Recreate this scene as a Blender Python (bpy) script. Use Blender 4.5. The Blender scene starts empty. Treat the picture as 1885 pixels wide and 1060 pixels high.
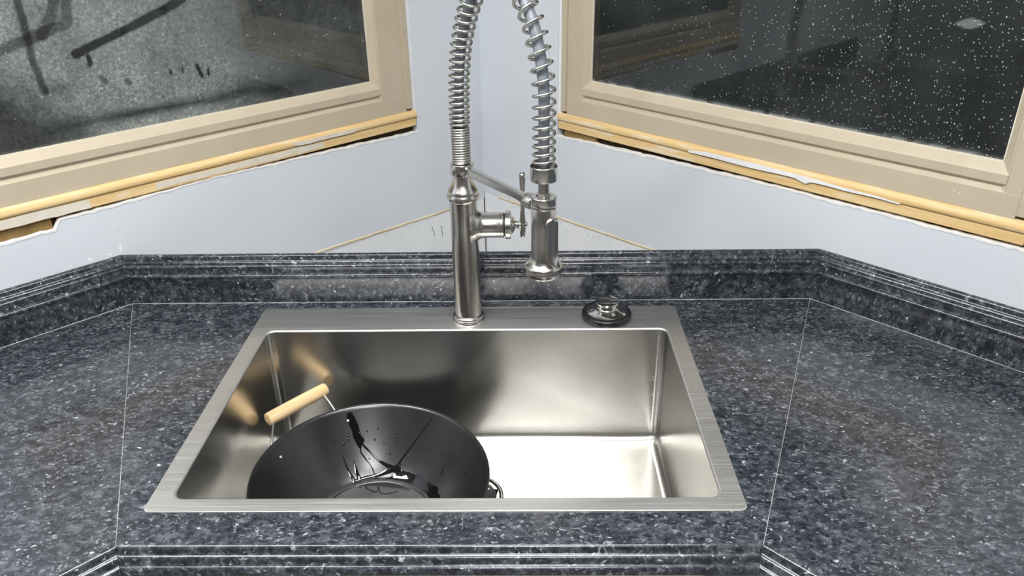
import bpy, bmesh, math, random
import numpy as np
from mathutils import Vector, Matrix
random.seed(7); np.random.seed(7)
S = math.sqrt(.5); T8 = math.tan(math.pi/8); PI = math.pi
scene = bpy.context.scene
COL = scene.collection

# ------------------------------------------------------------------ camera
CAM = Vector((.1157, -1.1078, .7663))
RIGHT = Vector((.99982128, .01157047, -.01495099)); UP = Vector((.00799776, .4577185, .88906119)); FWD = Vector((-.01713021, .88902188, -.45754416))
cd = bpy.data.cameras.new('camera'); cam = bpy.data.objects.new('camera', cd); COL.objects.link(cam)
cam.matrix_world = Matrix(((RIGHT.x, UP.x, -FWD.x, CAM.x), (RIGHT.y, UP.y, -FWD.y, CAM.y), (RIGHT.z, UP.z, -FWD.z, CAM.z), (0, 0, 0, 1)))
cd.sensor_fit = 'HORIZONTAL'; cd.sensor_width = 36; cd.lens = 1437.6*36/1885; cd.clip_start = .02
scene.camera = cam
# ------------------------------------------------------------------ world (night outside), exposure
w = bpy.data.worlds.new('night'); scene.world = w; w.use_nodes = True
w.node_tree.nodes['Background'].inputs[0].default_value = (.35, .45, .5, 1)
w.node_tree.nodes['Background'].inputs[1].default_value = .012
vs = scene.view_settings
vs.view_transform = 'Standard'; vs.look = 'None'; vs.gamma = 1; vs.use_curve_mapping = False; vs.exposure = 0.0
LAMP_W = 53.0          # emission strength of the ceiling lamp diffusers
LAMPS = [((-.28, -.55), (1.80, .17)), ((.12, -1.36), (.52, .30))]   # ceiling light centre and size

# ------------------------------------------------------------------ materials
def mat(name, col=(.5, .5, .5), rough=.5, metal=0., spec=.5, coat=0., build=None):
    m = bpy.data.materials.new(name); m.use_nodes = True
    nt = m.node_tree; b = nt.nodes['Principled BSDF']
    b.inputs['Base Color'].default_value = (*col, 1); b.inputs['Roughness'].default_value = rough
    b.inputs['Metallic'].default_value = metal; b.inputs['Specular IOR Level'].default_value = spec
    b.inputs['Coat Weight'].default_value = coat
    if build: build(nt, b)
    return m
def nd(nt, t, **kw):
    n = nt.nodes.new(t)
    for k, v in kw.items():
        if hasattr(n, k): setattr(n, k, v)
        else: n.inputs[k.replace('_', ' ')].default_value = v
    return n
def coords(nt, scale=(1, 1, 1), kind='Object', rot=(0, 0, 0)):
    tc = nd(nt, 'ShaderNodeTexCoord'); mp = nd(nt, 'ShaderNodeMapping'); mp.inputs['Scale'].default_value = scale; mp.inputs['Rotation'].default_value = rot
    nt.links.new(tc.outputs[kind], mp.inputs[0]); return mp.outputs[0]
def noise(nt, vec, scale, detail=4, rough=.6):
    n = nd(nt, 'ShaderNodeTexNoise'); n.inputs['Scale'].default_value = scale; n.inputs['Detail'].default_value = detail; n.inputs['Roughness'].default_value = rough
    nt.links.new(vec, n.inputs['Vector']); return n.outputs['Fac']
def ramp(nt, fac, stops):
    r = nd(nt, 'ShaderNodeValToRGB'); e = r.color_ramp.elements
    while len(e) < len(stops): e.new(.5)
    for i, (p, c) in enumerate(stops): e[i].position = p; e[i].color = (*c, 1) if len(c) == 3 else c
    nt.links.new(fac, r.inputs[0]); return r.outputs[0]
def mixc(nt, fac, a, b, mode='MIX'):
    m = nd(nt, 'ShaderNodeMix'); m.data_type = 'RGBA'; m.blend_type = mode
    for s, v in ((0, fac), (6, a), (7, b)):
        if hasattr(v, 'links'): nt.links.new(v, m.inputs[s])
        else: m.inputs[s].default_value = v if s == 0 else ((*v, 1) if len(v) == 3 else v)
    return m.outputs[2]
def maprange(nt, v, a, b, c, d):
    m = nd(nt, 'ShaderNodeMapRange'); nt.links.new(v, m.inputs[0])
    for i, x in enumerate((a, b, c, d)): m.inputs[i+1].default_value = x
    return m.outputs[0]
def mth(nt, op, a, b=None):
    m = nd(nt, 'ShaderNodeMath'); m.operation = op
    for i, v in enumerate((a, b)):
        if v is None: continue
        if hasattr(v, 'links'): nt.links.new(v, m.inputs[i])
        else: m.inputs[i].default_value = v
    return m.outputs[0]
def bump(nt, b, h, strength=.1, dist=.001):
    n = nd(nt, 'ShaderNodeBump'); n.inputs['Strength'].default_value = strength; n.inputs['Distance'].default_value = dist
    nt.links.new(h, n.inputs['Height']); nt.links.new(n.outputs[0], b.inputs['Normal'])

def b_paint(c1, c2, sc=2.2):
    def f(nt, b):
        v = coords(nt)
        nt.links.new(ramp(nt, noise(nt, v, sc, 3), [(.3, c1), (.7, c2)]), b.inputs['Base Color'])
        bump(nt, b, noise(nt, v, 260, 3), .12, .0006)
    return f
M = {}
M['paint'] = mat('pale_blue_wall_paint', rough=.55, build=b_paint((.61, .65, .705), (.64, .68, .73)))
def b_bare(nt, b):
    v = coords(nt)
    c = ramp(nt, noise(nt, v, 6, 5), [(.3, (.74, .77, .80)), (.7, (.82, .84, .86))])
    g = mth(nt, 'GREATER_THAN', noise(nt, v, 420, 2), .62)
    sep = nd(nt, 'ShaderNodeSeparateXYZ'); nt.links.new(coords(nt), sep.inputs[0])
    near = maprange(nt, sep.outputs[2], -.10, -.045, 0, .75)     # roller spatter only along the paint edge
    c2 = mixc(nt, mth(nt, 'MULTIPLY', g, near), c, (.30, .32, .38))
    nt.links.new(c2, b.inputs['Base Color'])
M['bare'] = mat('bare_white_drywall', rough=.8, build=b_bare)
M['ceil'] = mat('white_ceiling_paint', (.78, .78, .77), .8, build=b_paint((.58, .58, .57), (.62, .62, .61)))
M['roomwall'] = mat('grey_white_room_paint', rough=.7, build=b_paint((.24, .23, .22), (.30, .29, .27)))
M['plaster'] = mat('white_gypsum_edge', (.85, .85, .84), .9, build=b_paint((.78, .78, .77), (.9, .9, .9), 60))
M['dark'] = mat('dark_cavity_wood', rough=.9, build=b_paint((.05, .035, .02), (.10, .065, .03), 20))
M['brownwood'] = mat('brown_rough_framing', rough=.85, build=b_paint((.17, .105, .03), (.26, .17, .06), 30))
M['glue'] = mat('old_tan_adhesive', rough=.7, build=b_paint((.60, .50, .33), (.72, .62, .46), 14))
def b_floor(nt, b):
    v = coords(nt, (1, 8, 1)); nt.links.new(ramp(nt, noise(nt, v, 3, 5), [(.3, (.36, .345, .32)), (.7, (.44, .42, .395))]), b.inputs['Base Color'])
M['floor'] = mat('pale_grey_floor', rough=.5, build=b_floor)
def b_beige(specks):
    def f(nt, b):
        v = coords(nt)
        c = ramp(nt, noise(nt, v, 9, 5), [(.3, (.46, .395, .295)), (.7, (.51, .445, .34))])
        if specks:
            vo = nd(nt, 'ShaderNodeTexVoronoi'); vo.inputs['Scale'].default_value = 75; nt.links.new(v, vo.inputs['Vector'])
            dot = mth(nt, 'LESS_THAN', vo.outputs['Distance'], .10)
            few = mth(nt, 'GREATER_THAN', noise(nt, v, 40, 1), .55)
            sep = nd(nt, 'ShaderNodeSeparateXYZ'); nt.links.new(v, sep.inputs[0])
            k = mth(nt, 'MULTIPLY', mth(nt, 'MULTIPLY', dot, few), maprange(nt, sep.outputs[0], 0., .3, 0, 1))
            c = mixc(nt, k, c, (.85, .83, .78))
        nt.links.new(c, b.inputs['Base Color'])
        bump(nt, b, noise(nt, v, 120, 3), .08, .0005)
    return f
M['beige'] = mat('beige_window_paint', rough=.45, build=b_beige(False))
M['beige_speck'] = mat('beige_window_paint_with_specks', rough=.45, build=b_beige(True))
def b_pine(nt, b):
    v = coords(nt, (1.5, 30, 30))
    g = noise(nt, v, 3.0, 6, .65)
    c = ramp(nt, g, [(.25, (.58, .36, .13)), (.5, (.72, .51, .24)), (.75, (.80, .64, .37))])
    worn = ramp(nt, noise(nt, coords(nt, (3, 20, 20)), 2.2, 4), [(.55, (0, 0, 0)), (.63, (1, 1, 1))])
    c = mixc(nt, mth(nt, 'MULTIPLY', worn, .75), c, (.74, .66, .50))
    nt.links.new(c, b.inputs['Base Color']); bump(nt, b, g, .15, .0006)
M['pine'] = mat('bare_pine', rough=.6, build=b_pine)
M['patch'] = mat('white_filler_paint', rough=.6, build=b_paint((.74, .75, .77), (.82, .82, .83), 30))
M['patch_beige'] = mat('pale_beige_filler', rough=.6, build=b_paint((.62, .56, .45), (.72, .68, .60), 30))

def b_lam(rot):
    def f(nt, b):
        v = coords(nt, rot=(0, 0, rot)); vs_ = coords(nt, (1, 1.5, 1), rot=(0, 0, rot))
        wv = nd(nt, 'ShaderNodeTexNoise'); wv.inputs['Scale'].default_value = 55; wv.inputs['Detail'].default_value = 2; nt.links.new(vs_, wv.inputs['Vector'])
        warp = nd(nt, 'ShaderNodeVectorMath'); warp.operation = 'MULTIPLY_ADD'; warp.inputs[1].default_value = (.02, .02, .02)
        nt.links.new(wv.outputs['Color'], warp.inputs[0]); nt.links.new(vs_, warp.inputs[2]); vw = warp.outputs[0]
        base = ramp(nt, noise(nt, vw, 62, 7, .72), [(.34, (.009, .011, .016)), (.50, (.032, .037, .046)), (.66, (.10, .11, .125))])
        fl = ramp(nt, noise(nt, vw, 135, 4, .62), [(.565, (0, 0, 0)), (.66, (1, 1, 1))])
        big = maprange(nt, noise(nt, v, 26, 3, .6), .38, .62, .15, 1)
        c = mixc(nt, mth(nt, 'MULTIPLY', fl, big), base, (.29, .31, .34))
        fl2 = ramp(nt, noise(nt, vw, 95, 2, .5), [(.69, (0, 0, 0)), (.74, (1, 1, 1))])
        c = mixc(nt, mth(nt, 'MULTIPLY', fl2, .8), c, (.58, .60, .63))
        dk = ramp(nt, noise(nt, vw, 80, 4, .7), [(.36, (1, 1, 1)), (.45, (0, 0, 0))])
        c = mixc(nt, mth(nt, 'MULTIPLY', dk, .8), c, (.008, .010, .016))
        nt.links.new(c, b.inputs['Base Color'])
        nt.links.new(maprange(nt, noise(nt, v, 7, 4), .3, .7, .14, .22), b.inputs['Roughness'])
        bump(nt, b, noise(nt, v, 330, 2), .06, .0004)
    return f
M['lam0'] = mat('blue_grey_granite_laminate', rough=.28, build=b_lam(0))
M['lam1'] = mat('blue_grey_granite_laminate_turned_one_way', rough=.28, build=b_lam(-PI/4))
M['lam2'] = mat('blue_grey_granite_laminate_turned_other_way', rough=.28, build=b_lam(PI/4))
M['caulk'] = mat('pale_grey_joint', rough=.4, build=b_paint((.16, .17, .18), (.46, .47, .48), 45))

def b_steel(sc, r0, r1, amp, c0=(.60, .595, .575), c1=(.70, .695, .67), aniso=0):
    def f(nt, b):
        v = coords(nt, sc)
        g = noise(nt, v, 1, 1.5, .5)
        nt.links.new(ramp(nt, g, [(.25, c0), (.75, c1)]), b.inputs['Base Color'])
        v2 = coords(nt, (1, 1, 1)); sm = noise(nt, v2, 4, 2)
        nt.links.new(mth(nt, 'ADD', maprange(nt, g, .3, .7, r0, r1), maprange(nt, sm, .3, .7, -.02, .03)), b.inputs['Roughness'])
        bump(nt, b, g, amp, .0004)
        if aniso:
            tg = nd(nt, 'ShaderNodeTangent'); tg.direction_type = 'RADIAL'; tg.axis = 'Z'
            nt.links.new(tg.outputs[0], b.inputs['Tangent']); b.inputs['Anisotropic'].default_value = aniso; b.inputs['Anisotropic Rotation'].default_value = .25
    return f
M['steel_rim'] = mat('brushed_steel_rim', metal=1, build=b_steel((5, 300, 300), .38, .46, .03, (.80, .795, .775), (.88, .875, .855)))
M['steel'] = mat('brushed_steel_basin', metal=1, build=b_steel((4, 4, 170), .225, .23, .0, (.585, .575, .545), (.61, .60, .57), aniso=.7))
M['steel_floor'] = mat('brushed_steel_floor', metal=1, build=b_steel((4, 200, 200), .18, .20, .0, (.67, .66, .635), (.71, .70, .675)))
def b_nickel(nt, b):
    v = coords(nt, (30, 30, 900)); g = noise(nt, v, 1, 3)
    nt.links.new(maprange(nt, g, .3, .7, .20, .27), b.inputs['Roughness']); bump(nt, b, g, .05, .0003)
M['nickel'] = mat('brushed_nickel', (.62, .60, .57), .25, 1, build=b_nickel)
M['wire'] = mat('bright_spring_steel', (.62, .61, .58), .30, 1, build=lambda nt, b: bump(nt, b, noise(nt, coords(nt), 600, 2), .03, .0003))
M['chrome'] = mat('polished_chrome', (.78, .77, .74), .07, 1, build=lambda nt, b: nt.links.new(maprange(nt, noise(nt, coords(nt), 40, 2), .3, .7, .05, .10), b.inputs['Roughness']))
M['hose'] = mat('grey_nylon_hose', rough=.4, build=b_paint((.13, .15, .175), (.17, .19, .215), 60))
M['rubber'] = mat('black_rubber', (.012, .012, .013), .32, build=lambda nt, b: nt.links.new(maprange(nt, noise(nt, coords(nt), 90, 3), .3, .7, .25, .45), b.inputs['Roughness']))
M['gasket'] = mat('black_gasket', (.01, .01, .01), .5, build=lambda nt, b: bump(nt, b, noise(nt, coords(nt), 300, 2), .05, .0003))
def b_wok(nt, b):
    v = coords(nt)
    nt.links.new(ramp(nt, noise(nt, v, 30, 4), [(.3, (.006, .0065, .008)), (.7, (.010, .011, .013))]), b.inputs['Base Color'])
    nt.links.new(maprange(nt, noise(nt, v, 14, 4), .3, .7, .27, .31), b.inputs['Roughness'])
M['wok'] = mat('matte_black_carbon_steel', rough=.4, spec=.85, build=b_wok)
M['wokrim'] = mat('worn_dark_rim', (.035, .037, .04), .3, .3, build=lambda nt, b: nt.links.new(maprange(nt, noise(nt, coords(nt), 80, 3), .3, .7, .25, .4), b.inputs['Roughness']))
M['wokgrey'] = mat('grey_wok_bottom', rough=.5, build=b_paint((.05, .052, .05), (.085, .088, .085), 25))  # flat bottom set to a paler grey than the black bowl wall
M['water'] = mat('wet_film_on_black', (.002, .002, .003), .04, spec=.5, build=lambda nt, b: bump(nt, b, noise(nt, coords(nt), 120, 2), .12, .0005))
def b_clear(nt, b):
    b.inputs['Transmission Weight'].default_value = 1; b.inputs['IOR'].default_value = 1.33
    bump(nt, b, noise(nt, coords(nt), 200, 1), .02, .0002)
M['drop'] = mat('clear_water', (1, 1, 1), .02, build=b_clear)
def b_grip(nt, b):
    v = coords(nt, (4, 60, 60)); g = noise(nt, v, 2, 5)
    nt.links.new(ramp(nt, g, [(.3, (.66, .44, .21)), (.7, (.80, .60, .36))]), b.inputs['Base Color']); bump(nt, b, g, .1, .0004)
M['grip'] = mat('pale_birch_wood', rough=.5, build=b_grip)
def b_diff(nt, b):
    e = nd(nt, 'ShaderNodeEmission'); e.inputs[0].default_value = (1, .99, .972, 1); e.inputs[1].default_value = LAMP_W
    nt.links.new(e.outputs[0], nt.nodes['Material Output'].inputs[0])
M['lamp'] = mat('lit_lamp_diffuser', build=b_diff)
M['lampbody'] = mat('white_lamp_body', (.8, .8, .8), .5, build=b_paint((.78, .78, .78), (.82, .82, .82)))

def glass_mat(name, kind):
    m = bpy.data.materials.new(name); m.use_nodes = True; nt = m.node_tree; nt.nodes.remove(nt.nodes['Principled BSDF'])
    out = nt.nodes['Material Output']; v = coords(nt)
    tr = nd(nt, 'ShaderNodeBsdfTransparent'); tr.inputs[0].default_value = (.85, .9, .88, 1)
    gl = nd(nt, 'ShaderNodeBsdfGlossy'); gl.inputs['Roughness'].default_value = .03
    fr = nd(nt, 'ShaderNodeFresnel'); fr.inputs[0].default_value = 1.62
    a = nd(nt, 'ShaderNodeMixShader'); nt.links.new(fr.outputs[0], a.inputs[0]); nt.links.new(tr.outputs[0], a.inputs[1]); nt.links.new(gl.outputs[0], a.inputs[2])
    df = nd(nt, 'ShaderNodeBsdfDiffuse'); mx = nd(nt, 'ShaderNodeMixShader')
    nt.links.new(a.outputs[0], mx.inputs[1]); nt.links.new(df.outputs[0], mx.inputs[2]); nt.links.new(mx.outputs[0], out.inputs[0])
    at = nd(nt, 'ShaderNodeAttribute'); at.attribute_name = 'fog'
    if kind == 'fog':
        df.inputs[0].default_value = (.62, .68, .65, 1)
        g = noise(nt, v, 230, 4, .75)
        gr = maprange(nt, g, .32, .68, .42, 1.6)
        vo = nd(nt, 'ShaderNodeTexVoronoi'); vo.inputs['Scale'].default_value = 70; nt.links.new(v, vo.inputs['Vector'])
        dots = mth(nt, 'MULTIPLY', mth(nt, 'LESS_THAN', vo.outputs['Distance'], .13), mth(nt, 'GREATER_THAN', noise(nt, v, 33, 1), .56))
        f = mth(nt, 'ADD', mth(nt, 'MULTIPLY', at.outputs['Fac'], gr), mth(nt, 'MULTIPLY', dots, .25))
    else:
        df.inputs[0].default_value = (.76, .84, .84, 1)
        vs2 = coords(nt, (1.5, 1, 1), rot=(0, .5, 0))
        res = []
        for sc, th in ((95, .135), (150, .15), (60, .10)):
            vo = nd(nt, 'ShaderNodeTexVoronoi'); vo.inputs['Scale'].default_value = sc; nt.links.new(vs2, vo.inputs['Vector'])
            col = nd(nt, 'ShaderNodeSeparateColor'); nt.links.new(vo.outputs['Color'], col.inputs[0])
            keep = mth(nt, 'GREATER_THAN', mth(nt, 'ADD', col.outputs[0], mth(nt, 'MULTIPLY', at.outputs['Fac'], .85)), 1.0)
            d = mth(nt, 'LESS_THAN', vo.outputs['Distance'], th)
            res.append(mth(nt, 'MULTIPLY', mth(nt, 'MULTIPLY', d, keep), mth(nt, 'ADD', .18, mth(nt, 'MULTIPLY', col.outputs[1], .6))))
        f = mth(nt, 'MAXIMUM', mth(nt, 'MAXIMUM', res[0], res[1]), res[2])
        at2 = nd(nt, 'ShaderNodeAttribute'); at2.attribute_name = 'smear'
        f = mth(nt, 'ADD', mth(nt, 'ADD', f, at2.outputs['Fac']), mth(nt, 'ADD', maprange(nt, noise(nt, v, 9, 5), .4, .75, 0, .02), .018))
    c = nd(nt, 'ShaderNodeClamp'); nt.links.new(f, c.inputs[0]); nt.links.new(c.outputs[0], mx.inputs[0])
    return m
M['glass_fog'] = glass_mat('fogged_window_glass', 'fog')
M['glass_speck'] = glass_mat('speckled_window_glass', 'speck')

# ------------------------------------------------------------------ mesh helpers
def link(o, parent=None):
    COL.objects.link(o)
    if parent is not None: o.parent = parent
    return o
def mesh_obj(name, verts, faces, m, parent=None, smooth=None, matrix=None):
    me = bpy.data.meshes.new(name); me.from_pydata([tuple(v) for v in verts], [], faces); me.validate()
    bm = bmesh.new(); bm.from_mesh(me); bmesh.ops.remove_doubles(bm, verts=bm.verts, dist=1e-6); bmesh.ops.recalc_face_normals(bm, faces=bm.faces); bm.to_mesh(me); bm.free()
    if smooth is not None:
        me.shade_smooth()
        if smooth < 180: me.set_sharp_from_angle(angle=math.radians(smooth))
    me.materials.append(m); o = bpy.data.objects.new(name, me); link(o, parent)
    if matrix is not None: o.matrix_local = matrix
    return o
def empty(name, loc=(0, 0, 0), matrix=None):
    o = bpy.data.objects.new(name, None); o.empty_display_size = .1; COL.objects.link(o)
    if matrix is not None: o.matrix_world = matrix
    else: o.location = loc
    return o
def tag(o, label, cat, group=None, kind=None):
    o['label'] = label; o['category'] = cat
    if group: o['group'] = group
    if kind: o['kind'] = kind
    return o
class MB:
    def __init__(s): s.v = []; s.f = []
    def add(s, v, f):
        n = len(s.v); s.v += [tuple(p) for p in v]; s.f += [tuple(i+n for i in q) for q in f]; return s
    def box(s, x0, x1, y0, y1, z0, z1):
        v = [(x, y, z) for z in (z0, z1) for y in (y0, y1) for x in (x0, x1)]
        return s.add(v, [(0, 2, 3, 1), (4, 5, 7, 6), (0, 1, 5, 4), (2, 6, 7, 3), (0, 4, 6, 2), (1, 3, 7, 5)])
    def build(s, name, m, parent=None, smooth=None, matrix=None): return mesh_obj(name, s.v, s.f, m, parent, smooth, matrix)
def bevel(o, w=.001, seg=2):
    b = o.modifiers.new('bevel', 'BEVEL'); b.width = w; b.segments = seg; b.limit_method = 'ANGLE'; b.angle_limit = .6; b.harden_normals = False
    o.data.shade_smooth(); o.data.set_sharp_from_angle(angle=math.radians(50)); return o
def lathe(prof, seg=48, close=True):
    v = []; f = []; n = len(prof)
    for i in range(seg):
        a = 2*PI*i/seg
        for r, z in prof: v.append((r*math.cos(a), r*math.sin(a), z))
    for i in range(seg):
        j = (i+1) % seg
        for k in range(n-1): f.append((i*n+k, j*n+k, j*n+k+1, i*n+k+1))
    if close:
        if prof[0][0] > 1e-6: f.append(tuple(i*n for i in range(seg)))
        if prof[-1][0] > 1e-6: f.append(tuple(i*n+n-1 for i in range(seg)))
    return v, f
def spline(pts, k=6):
    """Catmull-Rom through points."""
    P = [Vector(p) for p in pts]; out = []
    for i in range(len(P)-1):
        a = P[i-1] if i else P[0]*2-P[1]; b = P[i]; c = P[i+1]; d = P[i+2] if i+2 < len(P) else P[-1]*2-P[-2]
        for j in range(k):
            t = j/k; out.append(.5*((2*b)+(c-a)*t+(2*a-5*b+4*c-d)*t*t+(3*b-a-3*c+d)*t**3))
    out.append(P[-1]); return out
def tube(path, rad, seg=10, cap=True):
    P = [Vector(p) for p in path]; v = []; f = []; n = len(P)
    T = [(P[min(i+1, n-1)]-P[max(i-1, 0)]).normalized() for i in range(n)]
    u = T[0].orthogonal().normalized()
    for i in range(n):
        u = (u-T[i]*u.dot(T[i])).normalized(); b = T[i].cross(u); r = rad(i/(n-1)) if callable(rad) else rad
        for k in range(seg):
            a = 2*PI*k/seg; v.append(P[i]+(u*math.cos(a)+b*math.sin(a))*r)
    for i in range(n-1):
        for k in range(seg): f.append((i*seg+k, i*seg+(k+1) % seg, (i+1)*seg+(k+1) % seg, (i+1)*seg+k))
    if cap: f += [tuple(range(seg)), tuple((n-1)*seg+k for k in range(seg))]
    return v, f

# ------------------------------------------------------------------ fixed measures (metres; countertop z = 0)
XL, XR, YB, BT, YF = -.7076, .7029, .3228, .0198, -.3527
SW, SD = .838, .586                       # sink rim
ZF, ZC = -.92, 1.50                       # floor and ceiling height
LW0 = Vector((XL-BT*T8, YB+BT, 0)); RW0 = Vector((XR+BT*T8, YB+BT, 0))
WL = (RW0.x-LW0.x)/2/S                    # distance from backsplash bend to wall corner
CORNER = LW0+WL*Vector((S, S, 0))
# wall frames: local x along the wall to the right as seen from the room, local y outward, z up
ML = Matrix(((S, -S, 0, LW0.x), (S, S, 0, LW0.y), (0, 0, 1, 0), (0, 0, 0, 1)))
MR = Matrix(((S, S, 0, RW0.x), (-S, S, 0, RW0.y), (0, 0, 1, 0), (0, 0, 0, 1)))
SIDE = 4.4; TH = .13

# ------------------------------------------------------------------ room shell
def rough_edge(x0, x1, zfun, step=.012, amp=.0014):
    n = int((x1-x0)/step); return [(x0+(x1-x0)*i/n, zfun(x0+(x1-x0)*i/n)+random.uniform(-amp, amp)) for i in range(n+1)]
def make_wall(name, mx, x0, x1, ox0, ox1, ztop_op, zedge, zpaint, label):
    """x0..x1 wall extent, ox0..ox1 window opening, zedge(x) the cut drywall edge under the window."""
    mb = MB()
    corner_low = x0 > -2
    mb.box(x0, ox0, 0, TH, zpaint if corner_low else ZF, ZC)
    if ox1 < x1: mb.box(ox1, x1, 0, TH, zpaint, ZC)
    mb.box(ox0, ox1, 0, TH, ztop_op, ZC)
    # strip below the opening with a cut top edge
    e = rough_edge(ox0, ox1, zedge); n = len(e)
    v = [(x, 0, zpaint) for x, z in e]+[(x, 0, z) for x, z in e]+[(x, .0135, z) for x, z in e]
    f = [(i, i+1, n+i+1, n+i) for i in range(n-1)]+[(n+i, n+i+1, 2*n+i+1, 2*n+i) for i in range(n-1)]
    mb.add(v, f); mb.box(ox0, ox1, .0135, TH, zpaint, .185)
    o = mb.build(name, M['paint'], matrix=mx); tag(o, label, 'wall', kind='structure')
    lo = MB().box(x0 if corner_low else ox0, x1, .0012, TH, ZF, zpaint).build('bare_drywall', M['bare'], o); lo['label'] = 'unpainted white drywall below the paint line'
    # white torn paper along the cut
    v = []; f = []
    for i, (x, z) in enumerate(e):
        w_ = random.uniform(.0015, .0045); v += [(x, -.0008, z-w_), (x, -.0012, z+.0006), (x, .012, z+.0012)]
        if i: k = 3*i; f += [(k-3, k, k+1, k-2), (k-2, k+1, k+2, k-1)]
    ed = mesh_obj('torn_drywall_edge', v, f, M['plaster'], o, 60); ed['label'] = 'white ragged gypsum edge'
    return o
def lz(x): return (.191 if x < -.101 else .2075+min(1, (x+.1)/.33)*.0065 if x < .23 else .214-(x-.23)/.55*.016)
def rz(x): return .196+(x+.72)/.57*.0125 if x < -.147 else .2085
wl = make_wall('wall_left', ML, WL-SIDE, WL, -.285, .782, 1.25, lz, -.045, 'pale blue painted wall under and beside the fogged window')
wr = make_wall('wall_right', MR, -WL, SIDE-WL, -.722, .345, 1.25, rz, -.028, 'pale blue painted wall under and beside the speckled window')
# remains of the old backsplash glue along the paint line, behind the new backsplash
def glue_strip(parent, xs, z0, z1):
    v = []; f = []; n = 60
    for i in range(n+1):
        t = i/n; x = xs[0]+(xs[1]-xs[0])*t; z = z0+(z1-z0)*t+random.uniform(-.0008, .0008); h = .0055*(.8+.4*random.random()); p = .0022
        v += [(x, .002, z+h), (x, -p*.6, z+h*.6), (x, -p, z), (x, .002, z-h)]
        if i: k = 4*i; f += [(k-4+j, k+j, k+j+1, k-3+j) for j in range(3)]
    o = mesh_obj('old_adhesive_line', v, f, M['glue'], parent, 60); o['label'] = 'tan line of old adhesive'
def chip(parent, x, z, w_, h):
    n = 9; v = [(x, -.0004, z)]+[(x+w_*math.cos(2*PI*k/n)*random.uniform(.5, 1), -.0002, z+h*math.sin(2*PI*k/n)*random.uniform(.5, 1)) for k in range(n)]
    mesh_obj('paint_chip', v, [(0, 1+k, 1+(k+1) % n) for k in range(n)], M['plaster'], parent)['label'] = 'chipped spot of bare white plaster'
for a in ((.003, .119, .004, .013), (.011, .136, .0016, .003), (-.02, .1115, .006, .003), (-.058, .113, .008, .003), (-.094, .1115, .004, .002), (.012, .175, .003, .0015), (.002, .168, .002, .002)): chip(wl, *a)
glue_strip(wl, (.36, WL-.03), -.037, -.049)
glue_strip(wr, (-WL+.06, -.33), -.031, -.026)
# cracks in the bare corner and pencil strokes
MB().box(WL-.0016, WL-.0007, -.0004, .002, -.30, -.05).build('corner_crack', M['dark'], wl)
for (x, z) in ((.810, -.093), (.841, -.102)):
    v = []; f = []
    for i in range(9):
        t = i/8; xx = x+random.uniform(-.002, .002)+t*.004; zz = z+.016-.034*t; v += [(xx-.0008, .0006, zz), (xx+.0008, .0006, zz)]
        if i: f.append((2*i-2, 2*i-1, 2*i+1, 2*i))
    mesh_obj('pencil_mark', v, f, M['gasket'], wl)
MB().box(-WL+.002, -WL+.022, .0002, .002, -.093, -.0915).build('hairline_crack', M['dark'], wr)

def plane_room(name, v, m, label, cat):
    o = mesh_obj(name, v, [(0, 1, 2, 3)], m); return tag(o, label, cat, kind='structure')
e1 = Vector((-S, -S, 0)); e2 = Vector((S, -S, 0)); C0 = CORNER.copy(); C0.z = 0
def rc(a, b, z): p = C0+e1*a+e2*b; return (p.x, p.y, z)
plane_room('floor', [rc(0, 0, ZF), rc(SIDE, 0, ZF), rc(SIDE, SIDE, ZF), rc(0, SIDE, ZF)], M['floor'], 'pale grey kitchen floor below the counter', 'floor')
plane_room('ceiling', [rc(0, 0, ZC), rc(SIDE, 0, ZC), rc(SIDE, SIDE, ZC), rc(0, SIDE, ZC)], M['ceil'], 'white ceiling over the kitchen corner', 'ceiling')
plane_room('wall_near_left', [rc(SIDE, 0, ZF), rc(SIDE, SIDE, ZF), rc(SIDE, SIDE, ZC), rc(SIDE, 0, ZC)], M['roomwall'], 'grey wall behind the camera on the left', 'wall')
plane_room('wall_near_right', [rc(0, SIDE, ZF), rc(SIDE, SIDE, ZF), rc(SIDE, SIDE, ZC), rc(0, SIDE, ZC)], M['roomwall'], 'grey wall behind the camera on the right', 'wall')

# ------------------------------------------------------------------ windows
def extrude_x(prof, x0, x1):
    n = len(prof); v = [(x0, y, z) for y, z in prof]+[(x1, y, z) for y, z in prof]
    f = [(i, (i+1) % n, n+(i+1) % n, n+i) for i in range(n)]+[tuple(range(n)), tuple(range(n, 2*n))]
    return v, f
def extrude_z(prof, z0, z1):
    n = len(prof); v = [(x, y, z0) for x, y in prof]+[(x, y, z1) for x, y in prof]
    f = [(i, (i+1) % n, n+(i+1) % n, n+i) for i in range(n)]+[tuple(range(n)), tuple(range(n, 2*n))]
    return v, f
def glass_pane(name, x0, x1, z0, z1, y, m, parent, attrs, step=.003):
    nx = int((x1-x0)/step)+1; nz = int((z1-z0)/step)+1
    X, Z = np.meshgrid(np.linspace(x0, x1, nx), np.linspace(z0, z1, nz))
    co = np.stack([X, np.full_like(X, y), Z], -1).reshape(-1, 3)
    i = (np.arange(nz-1)[:, None]*nx+np.arange(nx-1)[None]).ravel()
    F = np.stack([i, i+1, i+nx+1, i+nx], -1)
    me = bpy.data.meshes.new(name); me.vertices.add(len(co)); me.vertices.foreach_set('co', co.ravel())
    me.loops.add(F.size); me.loops.foreach_set('vertex_index', F.ravel()); me.polygons.add(len(F)); me.polygons.foreach_set('loop_start', np.arange(len(F))*4)
    me.update(calc_edges=True)
    for k, fn in attrs.items():
        a = me.attributes.new(k, 'FLOAT', 'POINT'); a.data.foreach_set('value', fn(X, Z).ravel().astype(np.float32))
    me.materials.append(m); o = bpy.data.objects.new(name, me); return link(o, parent)
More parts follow.
